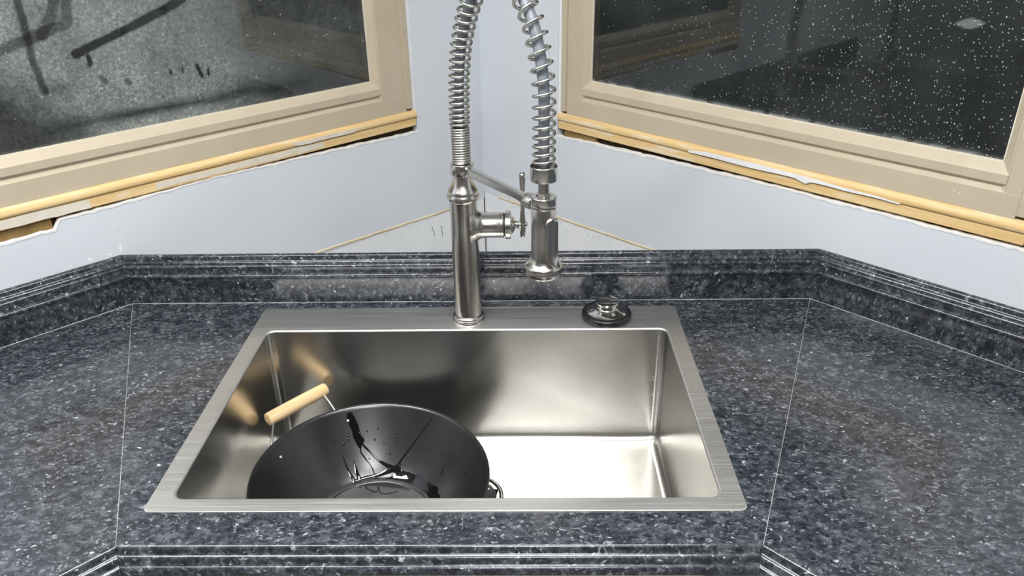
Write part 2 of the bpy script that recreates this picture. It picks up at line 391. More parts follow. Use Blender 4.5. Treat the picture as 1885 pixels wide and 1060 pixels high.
def make_window(name, mx, ox0, ox1, inner, gx0, gx1, label, pm, gm, attrs, nr=.256):
    """inner = +1 when the wall corner lies at the high-x end."""
    w_ = tag(empty(name, matrix=mx), label, 'window', kind='structure')
    ZT = 1.25; Y0 = .004
    gz0 = .343; gz1 = 1.16
    # stop strips at both ends of the opening
    for s_, xe in ((-1, ox0), (1, ox1)):
        inn = (s_ == inner)
        wd = .016
        a, b = (xe+.012, xe+.012+wd) if s_ < 0 else (xe-.012-wd, xe-.012)
        st = MB().box(a, b, -.002 if inn else .001, .03, .262, ZT-.01).build('stop_strip', pm, w_); bevel(st, .0015)
        # outer jamb, plaster white
        a, b = (xe, xe+.012) if s_ < 0 else (xe-.012, xe)
        MB().box(a, b, .004, .09, .236, ZT).build('drywall_return', M['patch'], w_)
    sx0, sx1 = ox0+.028, ox1-.028
    # stiles with a bevelled inner edge towards the glass
    for s_ in (-1, 1):
        xo, xg = (sx0, gx0) if s_ < 0 else (sx1, gx1)
        d = 1 if s_ < 0 else -1
        pr = [(xo, Y0), (xg-d*.017, Y0), (xg-d*.0155, Y0+.002), (xg-d*.013, Y0+.0025), (xg, .020), (xg, .045), (xo, .045)]
        v, f = extrude_z(pr, .256, ZT-.012); o = mesh_obj('side_stile', v, f, pm, w_, 25)
    # bottom rail, groove and sloped glazing bead
    v, f = extrude_x([(Y0-.0005, .256), (Y0-.0005, .296), (Y0+.0045, .3005), (.012, .3045), (.045, .3045), (.045, .256)], sx0+.0001, sx1-.0001)
    # the rail's routed groove stops before the stiles: full-height block ends
    mesh_obj('bottom_rail', v, f, pm, w_, 25)
    v, f = extrude_x([(.0065, .308), (.0048, .3105), (.0045, .326), (.007, .3295), (.020, gz0), (.045, gz0), (.045, .3045), (.012, .3045)], gx0-.0155, gx1+.0155)
    mesh_obj('glazing_bead', v, f, pm, w_, 25)
    v, f = extrude_x([(Y0, ZT-.012), (Y0, gz1+.03), (.020, gz1), (.045, gz1), (.045, ZT-.012)], sx0, sx1)
    mesh_obj('top_rail', v, f, pm, w_, 25)
    g = glass_pane('glass_pane', gx0-.004, gx1+.004, gz0-.006, gz1+.004, .024, gm, w_, attrs)
    # soft sealant line around the glass
    sl = MB().box(gx0, gx1, .0195, .0235, gz0-.001, gz0+.0016); sl.box(gx0, gx0+.0018, .0195, .0235, gz0, gz1); sl.box(gx1-.0018, gx1, .0195, .0235, gz0, gz1)
    sl.build('glazing_sealant', M['patch_beige'], w_)
    # bare pine: the sill board under the rail, then the rough strip below it
    v, f = extrude_x([(-.003, .2385), (-.004, .241), (-.004, .2475), (-.001, .253), (.004, .2557), (.05, .2557), (.05, .2365), (-.001, .2365)], ox0+.002, ox1-.002)
    mesh_obj('sill_board', v, f, M['pine'], w_, 30)
    v, f = extrude_x([(.001, .2155), (-.0002, .2165), (-.0002, .234), (.002, .2352), (.05, .2352), (.05, .2155)], ox0+.004, ox1-.004)
    mesh_obj('rough_sill_strip', v, f, M['pine'], w_, 30)
    MB().box(ox0, ox1, .022, .06, .185, .2165).build('framing_timber', M['dark'], w_)
    return w_
def fbm(X, Z, sc, seed, octs=4):
    rs = np.random.RandomState(seed); out = np.zeros_like(X); amp = 1; tot = 0
    for o in range(octs):
        g = rs.rand(64, 64); u = (X*sc*2**o) % 63; v = (Z*sc*2**o) % 63
        i = u.astype(int); j = v.astype(int); fu = u-i; fv = v-j; fu = fu*fu*(3-2*fu); fv = fv*fv*(3-2*fv)
        out += amp*((g[j, i]*(1-fu)+g[j, i+1]*fu)*(1-fv)+(g[j+1, i]*(1-fu)+g[j+1, i+1]*fu)*fv); tot += amp; amp *= .55
    return out/tot
def seg_d(X, Z, pts):
    d = np.full(X.shape, 9.)
    for (a, b), (c, e) in zip(pts[:-1], pts[1:]):
        L2 = (c-a)**2+(e-b)**2+1e-12; t = np.clip(((X-a)*(c-a)+(Z-b)*(e-b))/L2, 0, 1)
        d = np.minimum(d, np.hypot(X-a-t*(c-a), Z-b-t*(e-b)))
    return d
def sst(x, a, b): t = np.clip((x-a)/(b-a), 0, 1); return t*t*(3-2*t)
def fog_left(X, Z):
    n1 = fbm(X, Z, 9, 1); n2 = fbm(X, Z, 40, 2); n3 = fbm(X*.35, Z, 60, 5)
    f = .235*(.45+.9*n1)
    f *= 1-.80*sst(X+.22*(n1-.5)+.25*(Z-.45), .24, .42)
    f *= 1-.8*sst(-X+.25*(n1-.5)-.6*(Z-.36), -.02, .06)*(1-sst(Z, .44, .52))
    # smeared wipe along the bottom, bright scratches under it
    n4 = fbm(X*.10+Z*.03, Z, 150, 6, 3)
    band = np.exp(-((Z-(.373+.010*(n1-.5)))/.013)**2)*sst(X, -.10, .0)*(1-sst(X, .46, .55))
    f *= 1-np.clip(.95*band*(.35+1.1*n4), 0, .95)
    f += .16*sst(n4, .55, .75)*np.exp(-((Z-.358)/.010)**2)*sst(X, .02, .15)*(1-sst(X, .34, .40))*sst(n2, .3, .6)
    f += .30*sst(n2, .60, .68)*np.exp(-((Z-.353)/.006)**2)*sst(X, .26, .29)*(1-sst(X, .36, .38))
    f += .05*np.exp(-((Z-.43)/.03)**2)*sst(X, .05, .2)*(1-sst(X, .38, .5))
    f += .02+.03*sst(n1, .4, .7)
    for pts, wd, k in (([(.24, .576), (.231, .572), (.131, .536), (.021, .500)], .0085, .9),
                       ([(-.050, .62), (-.05, .55), (-.052, .494), (-.047, .443)], .007, .7),
                       ([(-.13, .515), (-.049, .536), (.019, .556), (.03, .60)], .010, .6),
                       ([(-.026, .54), (.0, .575), (.014, .61)], .010, .55),
                       ([(.042, .493), (.040, .478)], .0048, .9),
                       ([(.244, .447), (.250, .424)], .0035, .9), ([(.267, .436), (.266, .424)], .0033, .9),
                       ([(.213, .446), (.213, .438)], .002, .9), ([(.187, .446), (.188, .436)], .002, .8), ([(.055, .452), (.062, .442)], .005, .6), ([(.10, .438), (.104, .434)], .005, .6)):
        d = seg_d(X, Z, pts)+.004*(n2-.5); f *= 1-k*(1-sst(d, wd*.75, wd*1.15))
    return np.clip(f, .008, 1)
def speck_right(X, Z):                      # local x grows away from the corner: denser specks there
    n1 = fbm(X, Z, 8, 8)
    return np.clip(.15+.75*sst(X, -.55, .2)*(.45+.8*n1)+.05*(Z < .37), 0, 1)
def smear_right(X, Z):
    n2 = fbm(X, Z, 60, 9); u = (X-.171)/.024; v = (Z-.5545-.10*(X-.171))/(.0095*np.clip(1-np.abs(u)**1.4, .02, 1))
    d = np.maximum(np.abs(u), np.abs(v)); s = .15*(1-sst(d+.35*(n2-.5), .80, 1.05))*(.6+.8*n2)
    edge = np.exp(-np.clip(Z-.345, 0, 1)/.003)*.28*sst(n2, .3, .6)
    return s+edge
make_window('window_1', ML, -.285, .782, 1, -.215, .665, 'fogged window in a beige frame on the left wall', M['beige'], M['glass_fog'], {'fog': fog_left})
w2 = make_window('window_2', MR, -.722, .345, -1, -.632, .275, 'white-speckled dark window in a beige frame on the right wall', M['beige_speck'], M['glass_speck'], {'fog': speck_right, 'smear': smear_right})
w1 = bpy.data.objects['window_1']
def patch(parent, pts_top, pts_bot, y, m, name):
    n = len(pts_top); v = []
    for (x, z) in pts_top: v.append((x, y, z))
    for (x, z) in pts_bot: v.append((x, y, z))
    for (x, z) in pts_top: v.append((x, y+.0006, z))
    for (x, z) in pts_bot: v.append((x, y+.0006, z))
    f = []
    for i in range(n-1):
        f += [(i, i+1, n+i+1, n+i), (2*n+i, 3*n+i, 3*n+i+1, 2*n+i+1), (i, 2*n+i, 2*n+i+1, i+1), (n+i, n+i+1, 3*n+i+1, 3*n+i)]
    f += [(0, n, 3*n, 2*n), (n-1, 3*n-1, 4*n-1, 2*n-1)]
    o = mesh_obj(name, v, f, m, parent); return o
# torn white filler on the right window's pine board
tp = []; bt_ = []
for i in range(41):
    t = i/40; x = -.325+.46*t; wav = .0012*math.sin(t*23)+random.uniform(-.0005, .0005)
    top = .2478-.0085*max(0, (t-.45)/.55)+wav*.5 if t > .1 else .2478-.006*(1-t/.1)
    bot = .2372+.0008*math.sin(t*15)-(.006*math.exp(-((t-.6)/.03)**2)) if t < .62 else .2372+.0005*math.sin(t*30)
    tp.append((x, max(top, bot+.0006))); bt_.append((x, bot))
patch(w2, tp, bt_, -.0048, M['patch'], 'filler_patch')['label'] = 'torn white filler on the pine'
patch(w1, [(.42+.02*i, .2475+random.uniform(-.001, .001)) for i in range(10)], [(.42+.02*i, .238+random.uniform(-.001, .001)+.004*(i in (0, 9))) for i in range(10)], -.0047, M['patch_beige'], 'filler_patch')
patch(w1, [(.10+.02*i, .2335+random.uniform(-.0008, .0008)) for i in range(21)], [(.10+.02*i, .2195+random.uniform(-.001, .001)) for i in range(21)], -.0008, M['patch_beige'], 'filler_patch')
patch(w1, [(-.27+.02*i, .2345+random.uniform(-.0008, .0008)) for i in range(13)], [(-.27+.02*i, .216+random.uniform(-.001, .001)) for i in range(13)], -.0008, M['patch_beige'], 'filler_patch')
MB().box(-.285, -.103, .010, .02, .186, .2155).build('framing_block', M['brownwood'], w1)
MB().box(-.705, -.60, .008, .02, .19, .2155).build('framing_block', M['brownwood'], w2)

# ------------------------------------------------------------------ ceiling lamps
for i, ((x, y), (lx, ly)) in enumerate(LAMPS):
    lp = tag(empty('ceiling_light', (x, y, ZC)), ['long white ceiling light above the sink corner', 'long white ceiling light farther back in the room'][i], 'ceiling light', 'ceiling lights')
    b = MB().box(-lx/2, lx/2, -ly/2, ly/2, -.035, 0).build('lamp_body', M['lampbody'], lp)
    n = 10; v = []; f = []
    for k in range(n+1):
        a = PI*k/n; yy = -math.cos(a)*(ly/2-.012); zz = -.035-math.sin(a)*.035
        v += [(-lx/2+.015, yy, zz), (lx/2-.015, yy, zz)]
        if k: f.append((2*k-2, 2*k-1, 2*k+1, 2*k))
    f += [tuple(2*k for k in range(n+1)), tuple(2*k+1 for k in range(n+1))]
    mesh_obj('diffuser', v, f, M['lamp'], lp, 40)

# ------------------------------------------------------------------ countertop: three mitred laminate sections
top = tag(empty('countertop', (0, 0, 0)), 'dark blue-grey speckled laminate corner countertop with raised backsplash', 'countertop')
DEP = LW0.y-YF                                   # wall to start of the front edge
VL = Vector((T8, -1, 0)); VR = Vector((-T8, -1, 0))
ARM = 1.35
ends = {'mid': ((LW0, VL), (RW0, VR)), 'left': ((LW0+Vector((-S, -S, 0))*ARM, Vector((S, -S, 0))), (LW0, VL)), 'right': ((RW0, VR), (RW0+Vector((S, -S, 0))*ARM, Vector((-S, -S, 0))))}
FRONT = [(.645, 0), (.685, 0), (.6920, .0001), (.6945, -.0004), (.6963, -.0014), (.6977, -.0027), (.6984, -.0045), (.6988, -.0065), (.6992, -.0090), (.7005, -.0108), (.7025, -.0116), (.7043, -.0126), (.7057, -.0139), (.7063, -.0160), (.7066, -.0210),
         (.7078, -.0228), (.7096, -.0236), (.7113, -.0246), (.7126, -.0260), (.7133, -.0285), (.7130, -.0370), (.7095, -.0410), (.700, -.0425), (.66, -.0425)]
SPL = [(BT+.0004, 0), (BT, .0022), (BT, .030), (BT, .0555), (BT+.0020, .0580), (BT+.0030, .0605), (BT+.0026, .0625), (BT+.0014, .0642), (BT-.0006, .0658), (BT-.0026, .0668), (BT-.0032, .072), (BT-.0032, .0775), (BT-.0020, .0795), (BT-.0016, .0810),
       (BT-.0024, .0828), (BT-.0040, .0846), (BT-.0056, .0856), (BT-.0058, .0868), (BT-.0052, .0880), (BT-.0060, .0897), (BT-.0076, .0915), (BT-.0096, .0926), (BT-.0106, .0950), (BT-.0110, .0990), (BT-.0122, .1022), (BT-.0145, .1038), (.002, .1041), (0, .1041), (0, 0)]
def sweep(prof, e0, e1, nseg=1, closed=False, gap=.0004):
    v = []; n = len(prof); ax = (e1[0]-e0[0]).normalized()
    for k in range(nseg+1):
        t = k/nseg
        for d, z in prof:
            a = e0[0]+e0[1]*d+ax*gap; b = e1[0]+e1[1]*d-ax*gap; p = a.lerp(b, t); v.append((p.x, p.y, z))
    f = []
    for k in range(nseg):
        for i in range(n if closed else n-1): f.append((k*n+i, k*n+(i+1) % n, (k+1)*n+(i+1) % n, (k+1)*n+i))
    f += [tuple(range(n)), tuple(nseg*n+i for i in range(n))]
    return v, f
HX, HY = SW/2-.014, SD/2-.014
def section(key, m, label):
    e0, e1 = ends[key]; mb = MB()
    v, f = sweep(FRONT, e0, e1); mb.add(v, f)
    def P(end, d, z): p = end[0]+end[1]*d; return (p.x, p.y, z)
    if key == 'mid':
        # slab with the sink cut-out
        A = [P(e0, 0, 0), P(e1, 0, 0), P(e1, .645, 0), P(e0, .645, 0)]
        g = .0004
        A = [(x+(g if i in (0, 3) else -g), y, z) for i, (x, y, z) in enumerate(A)]
        H = [(-HX, HY, 0), (HX, HY, 0), (HX, -HY, 0), (-HX, -HY, 0)]
        mb.add(A+H, [(0, 1, 5, 4), (1, 2, 6, 5), (2, 3, 7, 6), (3, 0, 4, 7)])
        Hb = [(x, y, -.0385) for x, y, z in H]; mb.add(H+Hb, [(0, 1, 5, 4), (1, 2, 6, 5), (2, 3, 7, 6), (3, 0, 4, 7)])
    else:
        g0 = .0004
        ax = (e1[0]-e0[0]).normalized()*g0
        q = [Vector(P(e0, 0, 0))+ax, Vector(P(e1, 0, 0))-ax, Vector(P(e1, .645, 0))-ax, Vector(P(e0, .645, 0))+ax]
        mb.add(q+[p-Vector((0, 0, .0385)) for p in q], [(0, 1, 2, 3), (4, 7, 6, 5), (0, 4, 5, 1), (1, 5, 6, 2), (3, 7, 4, 0)])
    o = mb.build('countertop_section', m, top, 35); o['label'] = label
    v, f = sweep(SPL, e0, e1, closed=True); b = mesh_obj('backsplash', v, f, m, o, 40)
    v, f = sweep([(BT-.001, -.0005), (BT-.001, .0012), (BT+.0004, .0009), (BT+.0010, .0003), (BT+.0011, -.0005)], e0, e1, closed=True)
    mesh_obj('joint_bead', v, f, M['caulk'], o, 60)
    return o
section('mid', M['lam0'], 'diagonal middle section around the sink')
section('left', M['lam1'], 'left arm along the fogged window')
section('right', M['lam2'], 'right arm along the speckled window')
for p, vv in ((LW0, VL), (RW0, VR)):
    side = Vector((1, 0, 0)); v = []; a = p+vv*BT; b = p+vv*.697
    for q in (a, b):
        for dx, z in ((-.00055, -.001), (-.0004, .0002), (.0004, .0002), (.00055, -.001)): v.append((q.x+dx, q.y, z))
    mesh_obj('seam_line', v, [(0, 1, 5, 4), (1, 2, 6, 5), (2, 3, 7, 6), (0, 3, 2, 1), (4, 5, 6, 7), (0, 4, 7, 3)], M['caulk'], top)['label'] = 'thin pale mitre seam'

# ------------------------------------------------------------------ sink
sink = tag(empty('kitchen_sink', (0, 0, 0)), 'brushed stainless steel drop-in single-bowl sink with a wide faucet ledge', 'sink')
MS, MBK, MF, BD = .0319, .0919, .0274, .262
IX, IY0, IY1 = SW/2-MS, -SD/2+MF, SD/2-MBK
def rrect(x0, x1, y0, y1, r, z, seg=8):
    out = []
    for cx, cy, a0 in ((x1-r, y1-r, 0), (x0+r, y1-r, PI/2), (x0+r, y0+r, PI), (x1-r, y0+r, 1.5*PI)):
        for k in range(seg+1): a = a0+PI/2*k/seg; out.append((cx+r*math.cos(a), cy+r*math.sin(a), z))
    return out
def loft(loops, close_first=False, close_last=False):
    n = len(loops[0]); v = [p for L in loops for p in L]; f = []
    for i in range(len(loops)-1):
        for k in range(n): f.append((i*n+k, i*n+(k+1) % n, (i+1)*n+(k+1) % n, (i+1)*n+k))
    if close_first: f.append(tuple(range(n)))
    if close_last: f.append(tuple((len(loops)-1)*n+k for k in range(n)))
    return v, f
ZR = .0026
o_ = lambda d, z: rrect(-SW/2+d, SW/2-d, -SD/2+d, SD/2-d, .010-d*.3, z)
i_ = lambda d, z, r=.0155: rrect(-IX-d, IX+d, IY0-d, IY1+d, r+d, z)
v, f = loft([o_(0, .0001), o_(0, ZR-.0008), o_(.0008, ZR), o_(.0014, ZR), i_(.0045, ZR), i_(.0035, ZR), i_(.0018, ZR-.0004), i_(.0005, ZR-.0016), i_(0, ZR-.0035)])
mesh_obj('rim', v, f, M['steel_rim'], sink, 40)
ins = lambda d, z: rrect(-IX+d, IX-d, IY0+d, IY1-d, max(.0155-d*.35, .004), z)
loops = [i_(0, ZR-.0035), i_(0, -.02)]
for k in range(1, 12): loops.append(i_(0, -.02-(BD-.02-.016)*k/11))
R_ = .016
for k in range(1, 8):
    a = PI/2*k/7; loops.append(ins(R_*(1-math.cos(a)), -BD+R_*(1-math.sin(a))))
v, f = loft(loops)
mesh_obj('basin_walls', v, f, M['steel'], sink, 60)
# floor falling slightly to the drain
DC = (.012, .030)
fl = []
outer = loops[-1]
for k in range(6):
    t = k/5
    ring = []
    for p in outer:
        a = math.atan2(p[1]-DC[1], p[0]-DC[0]); q = (DC[0]+.052*math.cos(a), DC[1]+.052*math.sin(a))
        s_ = t; ring.append((p[0]*(1-s_)+q[0]*s_, p[1]*(1-s_)+q[1]*s_, -BD-.003*s_))
    fl.append(ring)
v, f = loft(fl)
mesh_obj('basin_floor', v, f, M['steel_floor'], sink, 60)
v, f = lathe([(.0565, -BD-.0028), (.0565, -BD+.0005), (.0555, -BD+.0012), (.0545, -BD+.0008), (.050, -BD-.004), (.0455, -BD-.010), (.0445, -BD-.04)], 64, False)
dr = mesh_obj('drain_flange', [(x+DC[0], y+DC[1], z) for x, y, z in v], f, M['steel_floor'], sink, 60); dr['label'] = 'round steel drain flange'
v, f = lathe([(.0, -BD-.006), (.008, -BD-.006), (.03, -BD-.0045), (.0452, -BD-.0015), (.0463, -BD-.0045), (.045, -BD-.012), (0, -BD-.014)], 64, False)
rb = mesh_obj('splash_guard', [(x+DC[0], y+DC[1], z) for x, y, z in v], f, M['rubber'], dr, 60); rb['label'] = 'black rubber splash guard'
v, f = lathe([(.0572, -BD-.003), (.0588, -BD-.0022), (.0588, -BD-.0004), (.0572, -BD+.0004)], 64, False)
mesh_obj('drain_gasket', [(x+DC[0], y+DC[1], z) for x, y, z in v], f, M['gasket'], dr, 60)
# beads of water in the right rear corner
mb = MB()
for i in range(26):
    x = IX-.0135-abs(random.gauss(0, .006)); y = IY1-.0004; z = -.10-random.uniform(0, .085); r = random.uniform(.0009, .0023)
    vv, ff = lathe([(0, r*.55), (r*.5, r*.45), (r*.9, r*.2), (r, 0)], 8, False)
    mb.add([(x+a, y-c, z+b) for a, b, c in vv], ff)
wd = mb.build('water_beads', M['drop'], sink, 180); wd['kind'] = 'stuff'; wd['label'] = 'water beads in the right rear corner'

# ------------------------------------------------------------------ faucet
FX, FY = .003, .242
fa = tag(empty('kitchen_faucet', (FX, FY, ZR)), 'brushed nickel spring pull-down faucet standing on the sink ledge', 'faucet')
Z = lambda z: z-ZR
v, f = lathe([(.0318, 0), (.0322, .001), (.0322, .0045), (.0315, .006), (.0300, .0068), (.0300, .0082), (.0310, .0095), (.0313, .0118), (.0305, .0138), (.0285, .0152), (.0265, .0165), (.025, .0165)], 64)
mesh_obj('base_flange', v, f, M['nickel'], fa, 35)
body = [(.0262, .0), (.0264, .02), (.0262, .10), (.0258, .20), (.0256, .252), (.0262, .2545), (.0285, .2560), (.0302, .2585), (.0308, .262), (.0304, .2655), (.0285, .2685), (.0278, .2700), (.0282, .2715), (.0278, .2735), (.0262, .2765), (.0225, .2825), (.0198, .289), (.0180, .297), (.0170, .305), (.0166, .312)]
v, f = lathe([(r, Z(z) if z > 0 else 0.012) for r, z in body], 64)
bo = mesh_obj('body', v, f, M['nickel'], fa, 40)
VZ = .2045
# valve: grows out of the body to the right with a soft fillet
vp = [(.0345, .012), (.0325, .0185), (.0290, .0245), (.0258, .0290), (.0242, .0340), (.0236, .040), (.0236, .0665), (.0232, .0675), (.0240, .0683), (.0240, .0725), (.0232, .0735), (.0215, .0738)]
def on_x(v): return [(z, x, y+Z(VZ)) for x, y, z in v]
v, f = lathe(vp, 48); mesh_obj('valve_body', on_x(v), f, M['nickel'], fa, 40)
v, f = lathe([(.0215, .0735), (.0215, .0762)], 48); mesh_obj('valve_seal', on_x(v), f, M['gasket'], fa, 40)
v, f = lathe([(.0200, .0760), (.0262, .0762), (.0268, .0770), (.0268, .0852), (.0262, .0860), (.0200, .0872), (.0165, .0895), (.0130, .0925), (.0095, .0945), (.0068, .0955), (.0062, .0965), (.0078, .0975), (.0082, .0990), (.0066, .1005), (.0058, .1015), (.0060, .1060), (.004, .1085)], 48)
mesh_obj('valve_cap', on_x(v), f, M['nickel'], fa, 35)
v, f = lathe([(.0005, .1775), (.0030, .1782), (.0046, .1805), (.0053, .185), (.0062, .195), (.0066, .204), (.0060, .214), (.0048, .226), (.0042, .240), (.0045, .262), (.0054, .280), (.0064, .292), (.0066, .298), (.0060, .3025), (.0042, .3055), (.0012, .3068)], 32)
le = mesh_obj('lever_handle', [(x*.95+.1085, y*1.0, Z(z)) for x, y, z in v], f, M['nickel'], fa, 60)
v, f = lathe([(.0, .004), (.0035, .0035), (.0052, .0015), (.0052, 0)], 24, False)
mesh_obj('lever_cap', [(z+.1085+.0055, x, y+Z(VZ)) for x, y, z in v], f, M['nickel'], le, 60)
# support arm towards the spray head
HXY = Vector((.1455, .045, 0)); D = (HXY-Vector((FX, FY, 0))); REACH = D.length; D.normalize(); N = Vector((-D.y, D.x, 0))
v, f = lathe([(.0170, .3045), (.0208, .3048), (.0213, .3056), (.0213, .3244), (.0208, .3252), (.0165, .3255)], 48)
mesh_obj('arm_collar', [(x, y, Z(z)) for x, y, z in v], f, M['nickel'], fa, 35)
AZ = .3155
def along(pts): return [tuple(D*a+N*b+Vector((0, 0, Z(AZ)+c))) for a, b, c in pts]
hx = [(.0062, .0052), (.0040, .0078), (-.0040, .0078), (-.0062, .0052), (-.0062, -.0052), (-.0040, -.0078), (.0040, -.0078), (.0062, -.0052)]
a0, a1 = .0175, .205
pv = [(a0, b, c) for b, c in hx]+[(a1, b, c) for b, c in hx]
pf = [(i, (i+1) % 8, 8+(i+1) % 8, 8+i) for i in range(8)]+[tuple(range(8)), tuple(range(8, 16))]
arm = mesh_obj('support_arm', along(pv), pf, M['nickel'], fa)
v, f = lathe([(.0085, .1995), (.0122, .2002), (.0130, .2012), (.0130, .2190), (.0122, .2205), (.008, .2205)], 32)
mesh_obj('arm_socket', along([(z, x, y) for x, y, z in v]), f, M['nickel'], arm, 35)
# tight coil above the collar
def path_pts():
    L = [(0, .325), (0, .36), (0, .40), (.0012, .435), (.0036, .4697), (.0107, .5116), (.0183, .5399), (.0297, .567), (.0440, .5937), (.0640, .6220), (.0900, .6500), (.1220, .6640), (.1540, .6560), (.1780, .6380), (.1960, .6180),
         (.2121, .5970), (.2225, .5779), (.2303, .5558), (.2369, .5333), (.2410, .5105), (.2431, .4872), (.2433, .4384), (.2433, .40), (.2433, .366)]
    return [Vector(D*t)+Vector((0, 0, Z(z))) for t, z in L]
path = spline(path_pts(), 12)
cum = [0]
for a, b in zip(path[:-1], path[1:]): cum.append(cum[-1]+(b-a).length)
LEN = cum[-1]
import bisect
def at_len(s):
    i = max(1, min(len(cum)-1, bisect.bisect_left(cum, s))); t = (s-cum[i-1])/(cum[i]-cum[i-1]); p = path[i-1].lerp(path[i], t)
    a = path[max(i-2, 0)]; b = path[min(i+1, len(path)-1)]; return p, (b-a).normalized()
def helix(s0, s1, pitch, R, wire, per=22, seg=7, th0=0.):
    pts = []; s = s0; th = th0
    while s < s1:
        p, t = at_len(s); e1_ = N.copy(); e2_ = t.cross(e1_).normalized()
        pts.append(p+(e1_*math.cos(th)+e2_*math.sin(th))*R)
        th += 2*PI/per; s += pitch((s-s0)/(s1-s0))/per
    return tube(pts, wire, seg)
v, f = helix(.0005, .068, lambda u: .00465, .0146, .00236, 24)
mesh_obj('tight_coil', v, f, M['wire'], fa, 180)
def pitch(u):
    K = [(0, .0075), (.05, .0105), (.12, .0125), (.25, .0150), (.40, .0200), (.60, .0215), (.75, .0200), (.88, .0150), (1.0, .0105)]
    for (a, p), (b, q) in zip(K[:-1], K[1:]):
        if u <= b: return p+(q-p)*(u-a)/(b-a)
    return K[-1][1]
v, f = helix(.068, LEN-.001, pitch, .0160, .0026)
mesh_obj('spring', v, f, M['wire'], fa, 180)
v, f = tube([at_len(LEN*i/160)[0] for i in range(161)], .0086, 14)
mesh_obj('hose', v, f, M['hose'], fa, 60)
# spray head hanging from the hose, held by the arm
def at_head(v): return [(x+HXY.x-FX, y+HXY.y-FY, Z(z)) for x, y, z in v]
v, f = lathe([(.0195, .3605), (.0208, .3610), (.0213, .3620), (.0213, .3835), (.0208, .3842), (.0200, .3835), (.0195, .3660), (.009, .3655)], 48, False)
v2, f2 = lathe([(.0195, .3605), (.009, .3605)], 48, False)
cl = mesh_obj('spring_collar', at_head(v)+at_head(v2), f+[tuple(i+len(v) for i in q) for q in f2], M['nickel'], fa, 35)
v, f = lathe([(.0092, .330), (.0092, .3615)], 32); mesh_obj('hose_ferrule', at_head(v), f, M['nickel'], fa, 35)
hp = [(.0060, .1985), (.0240, .1975), (.0275, .1985), (.0298, .2010), (.0306, .2050), (.0310, .2085), (.0304, .2105), (.0308, .2125), (.0306, .2150), (.0290, .2175), (.0262, .2195), (.0232, .2235), (.0214, .2290), (.0204, .2340), (.0202, .255), (.0201, .285), (.0202, .3155), (.0198, .3163), (.0203, .3172), (.0204, .3205), (.0200, .3215), (.0204, .3225), (.0204, .3335), (.0198, .3345), (.0120, .3345), (.0100, .3330)]
v, f = lathe(hp, 56); hd = mesh_obj('spray_head', at_head(v), f, M['nickel'], fa, 30)
# trigger paddle on the side away from the arm
TD = Vector((.56, -.83, 0)).normalized(); TN = Vector((-TD.y, TD.x, 0))
pv = []; pf = []; rows = 22; colsn = 10
for i in range(rows+1):
    t = i/rows; z = .2235+t*(.3045-.2235)
    hw = .0114*math.sqrt(max(0, 1-max(0, (abs(t-.5)*2-.78)/.22)**2)); hw = max(hw, .0004)
    off = .0262+.0080*math.exp(-t*7)
    for j in range(colsn+1):
        u = -1+2*j/colsn; b = u*hw; cur = .0026*(1-u*u*.8)
        pv.append((off+cur-.0030, b, z))
    for j in range(colsn+1):
        u = 1-2*j/colsn; b = u*hw*.98; pv.append((off-.0052, b, z))
m_ = 2*(colsn+1)
for i in range(rows):
    for j in range(m_): pf.append((i*m_+j, i*m_+(j+1) % m_, (i+1)*m_+(j+1) % m_, (i+1)*m_+j))
pf += [tuple(range(m_)), tuple(rows*m_+j for j in range(m_))]
mesh_obj('trigger', [tuple(Vector((HXY.x-FX, HXY.y-FY, Z(z)))+TD*a+TN*b) for a, b, z in pv], pf, M['nickel'], hd, 50)

# ------------------------------------------------------------------ sink stopper
st = tag(empty('sink_stopper', (.2765, .2505, ZR)), 'chrome sink stopper with a black rubber ring on the sink ledge', 'stopper')
v, f = lathe([(.030, 0), (.0455, 0), (.0480, .0012), (.0490, .0035), (.0484, .0060), (.0490, .0080), (.0480, .0105), (.0455, .0125), (.0410, .0135), (.037, .0135)], 64)
mesh_obj('rubber_ring', v, f, M['rubber'], st, 40)
v, f = lathe([(.036, .0128), (.0402, .0132), (.0404, .0142), (.0385, .0152), (.0300, .0172), (.0255, .0182), (.0240, .0190), (.0240, .0212), (.0222, .0222), (.0212, .0240), (.0216, .0290), (.0236, .0315), (.0241, .0332), (.0232, .0345), (.0218, .0340), (.0000, .0335)], 64)
mesh_obj('chrome_knob', v, f, M['chrome'], st, 35)

# ------------------------------------------------------------------ wok in the sink
wn = Vector((.0333, -.0103, 1)).normalized(); wa = (Vector((1, 0, 0))-wn*wn.x).normalized(); wb = wn.cross(wa)
WC = Vector((-.1565, -.0479, -.1428))
WM = Matrix(((wa.x, wb.x, wn.x, WC.x), (wa.y, wb.y, wn.y, WC.y), (wa.z, wb.z, wn.z, WC.z), (0, 0, 0, 1)))
wok = tag(empty('wok', matrix=WM), 'black carbon steel wok with a pale wooden loop handle lying wet in the sink', 'wok')
RB, RR, WD = .1085, .2055, .110
def zr(r):
    u = min(max((r-RB)/(RR-RB), 0), 1); return -WD+WD*u**1.3
inn_ = [(0, -WD-.0014), (.05, -WD-.0014), (RB-.0046, -WD-.0014), (RB-.0045, -WD-.0012), (RB-.003, -WD-.0002), (RB-.0012, -WD+.0009), (RB, -WD+.0006)]
inn_ += [(RB+(RR-RB)*k/26, zr(RB+(RR-RB)*k/26)) for k in range(1, 27)]
outw = [(RR+.0012, .0004), (RR+.0018, -.0008)]+[(RB+(RR-RB)*k/20+.0014, zr(RB+(RR-RB)*k/20)-.0018) for k in range(19, -1, -1)]+[(RB-.002, -WD-.003), (0, -WD-.003)]
v, f = lathe(inn_+outw, 128, False)
mesh_obj('bowl', v, f, M['wok'], wok, 50)
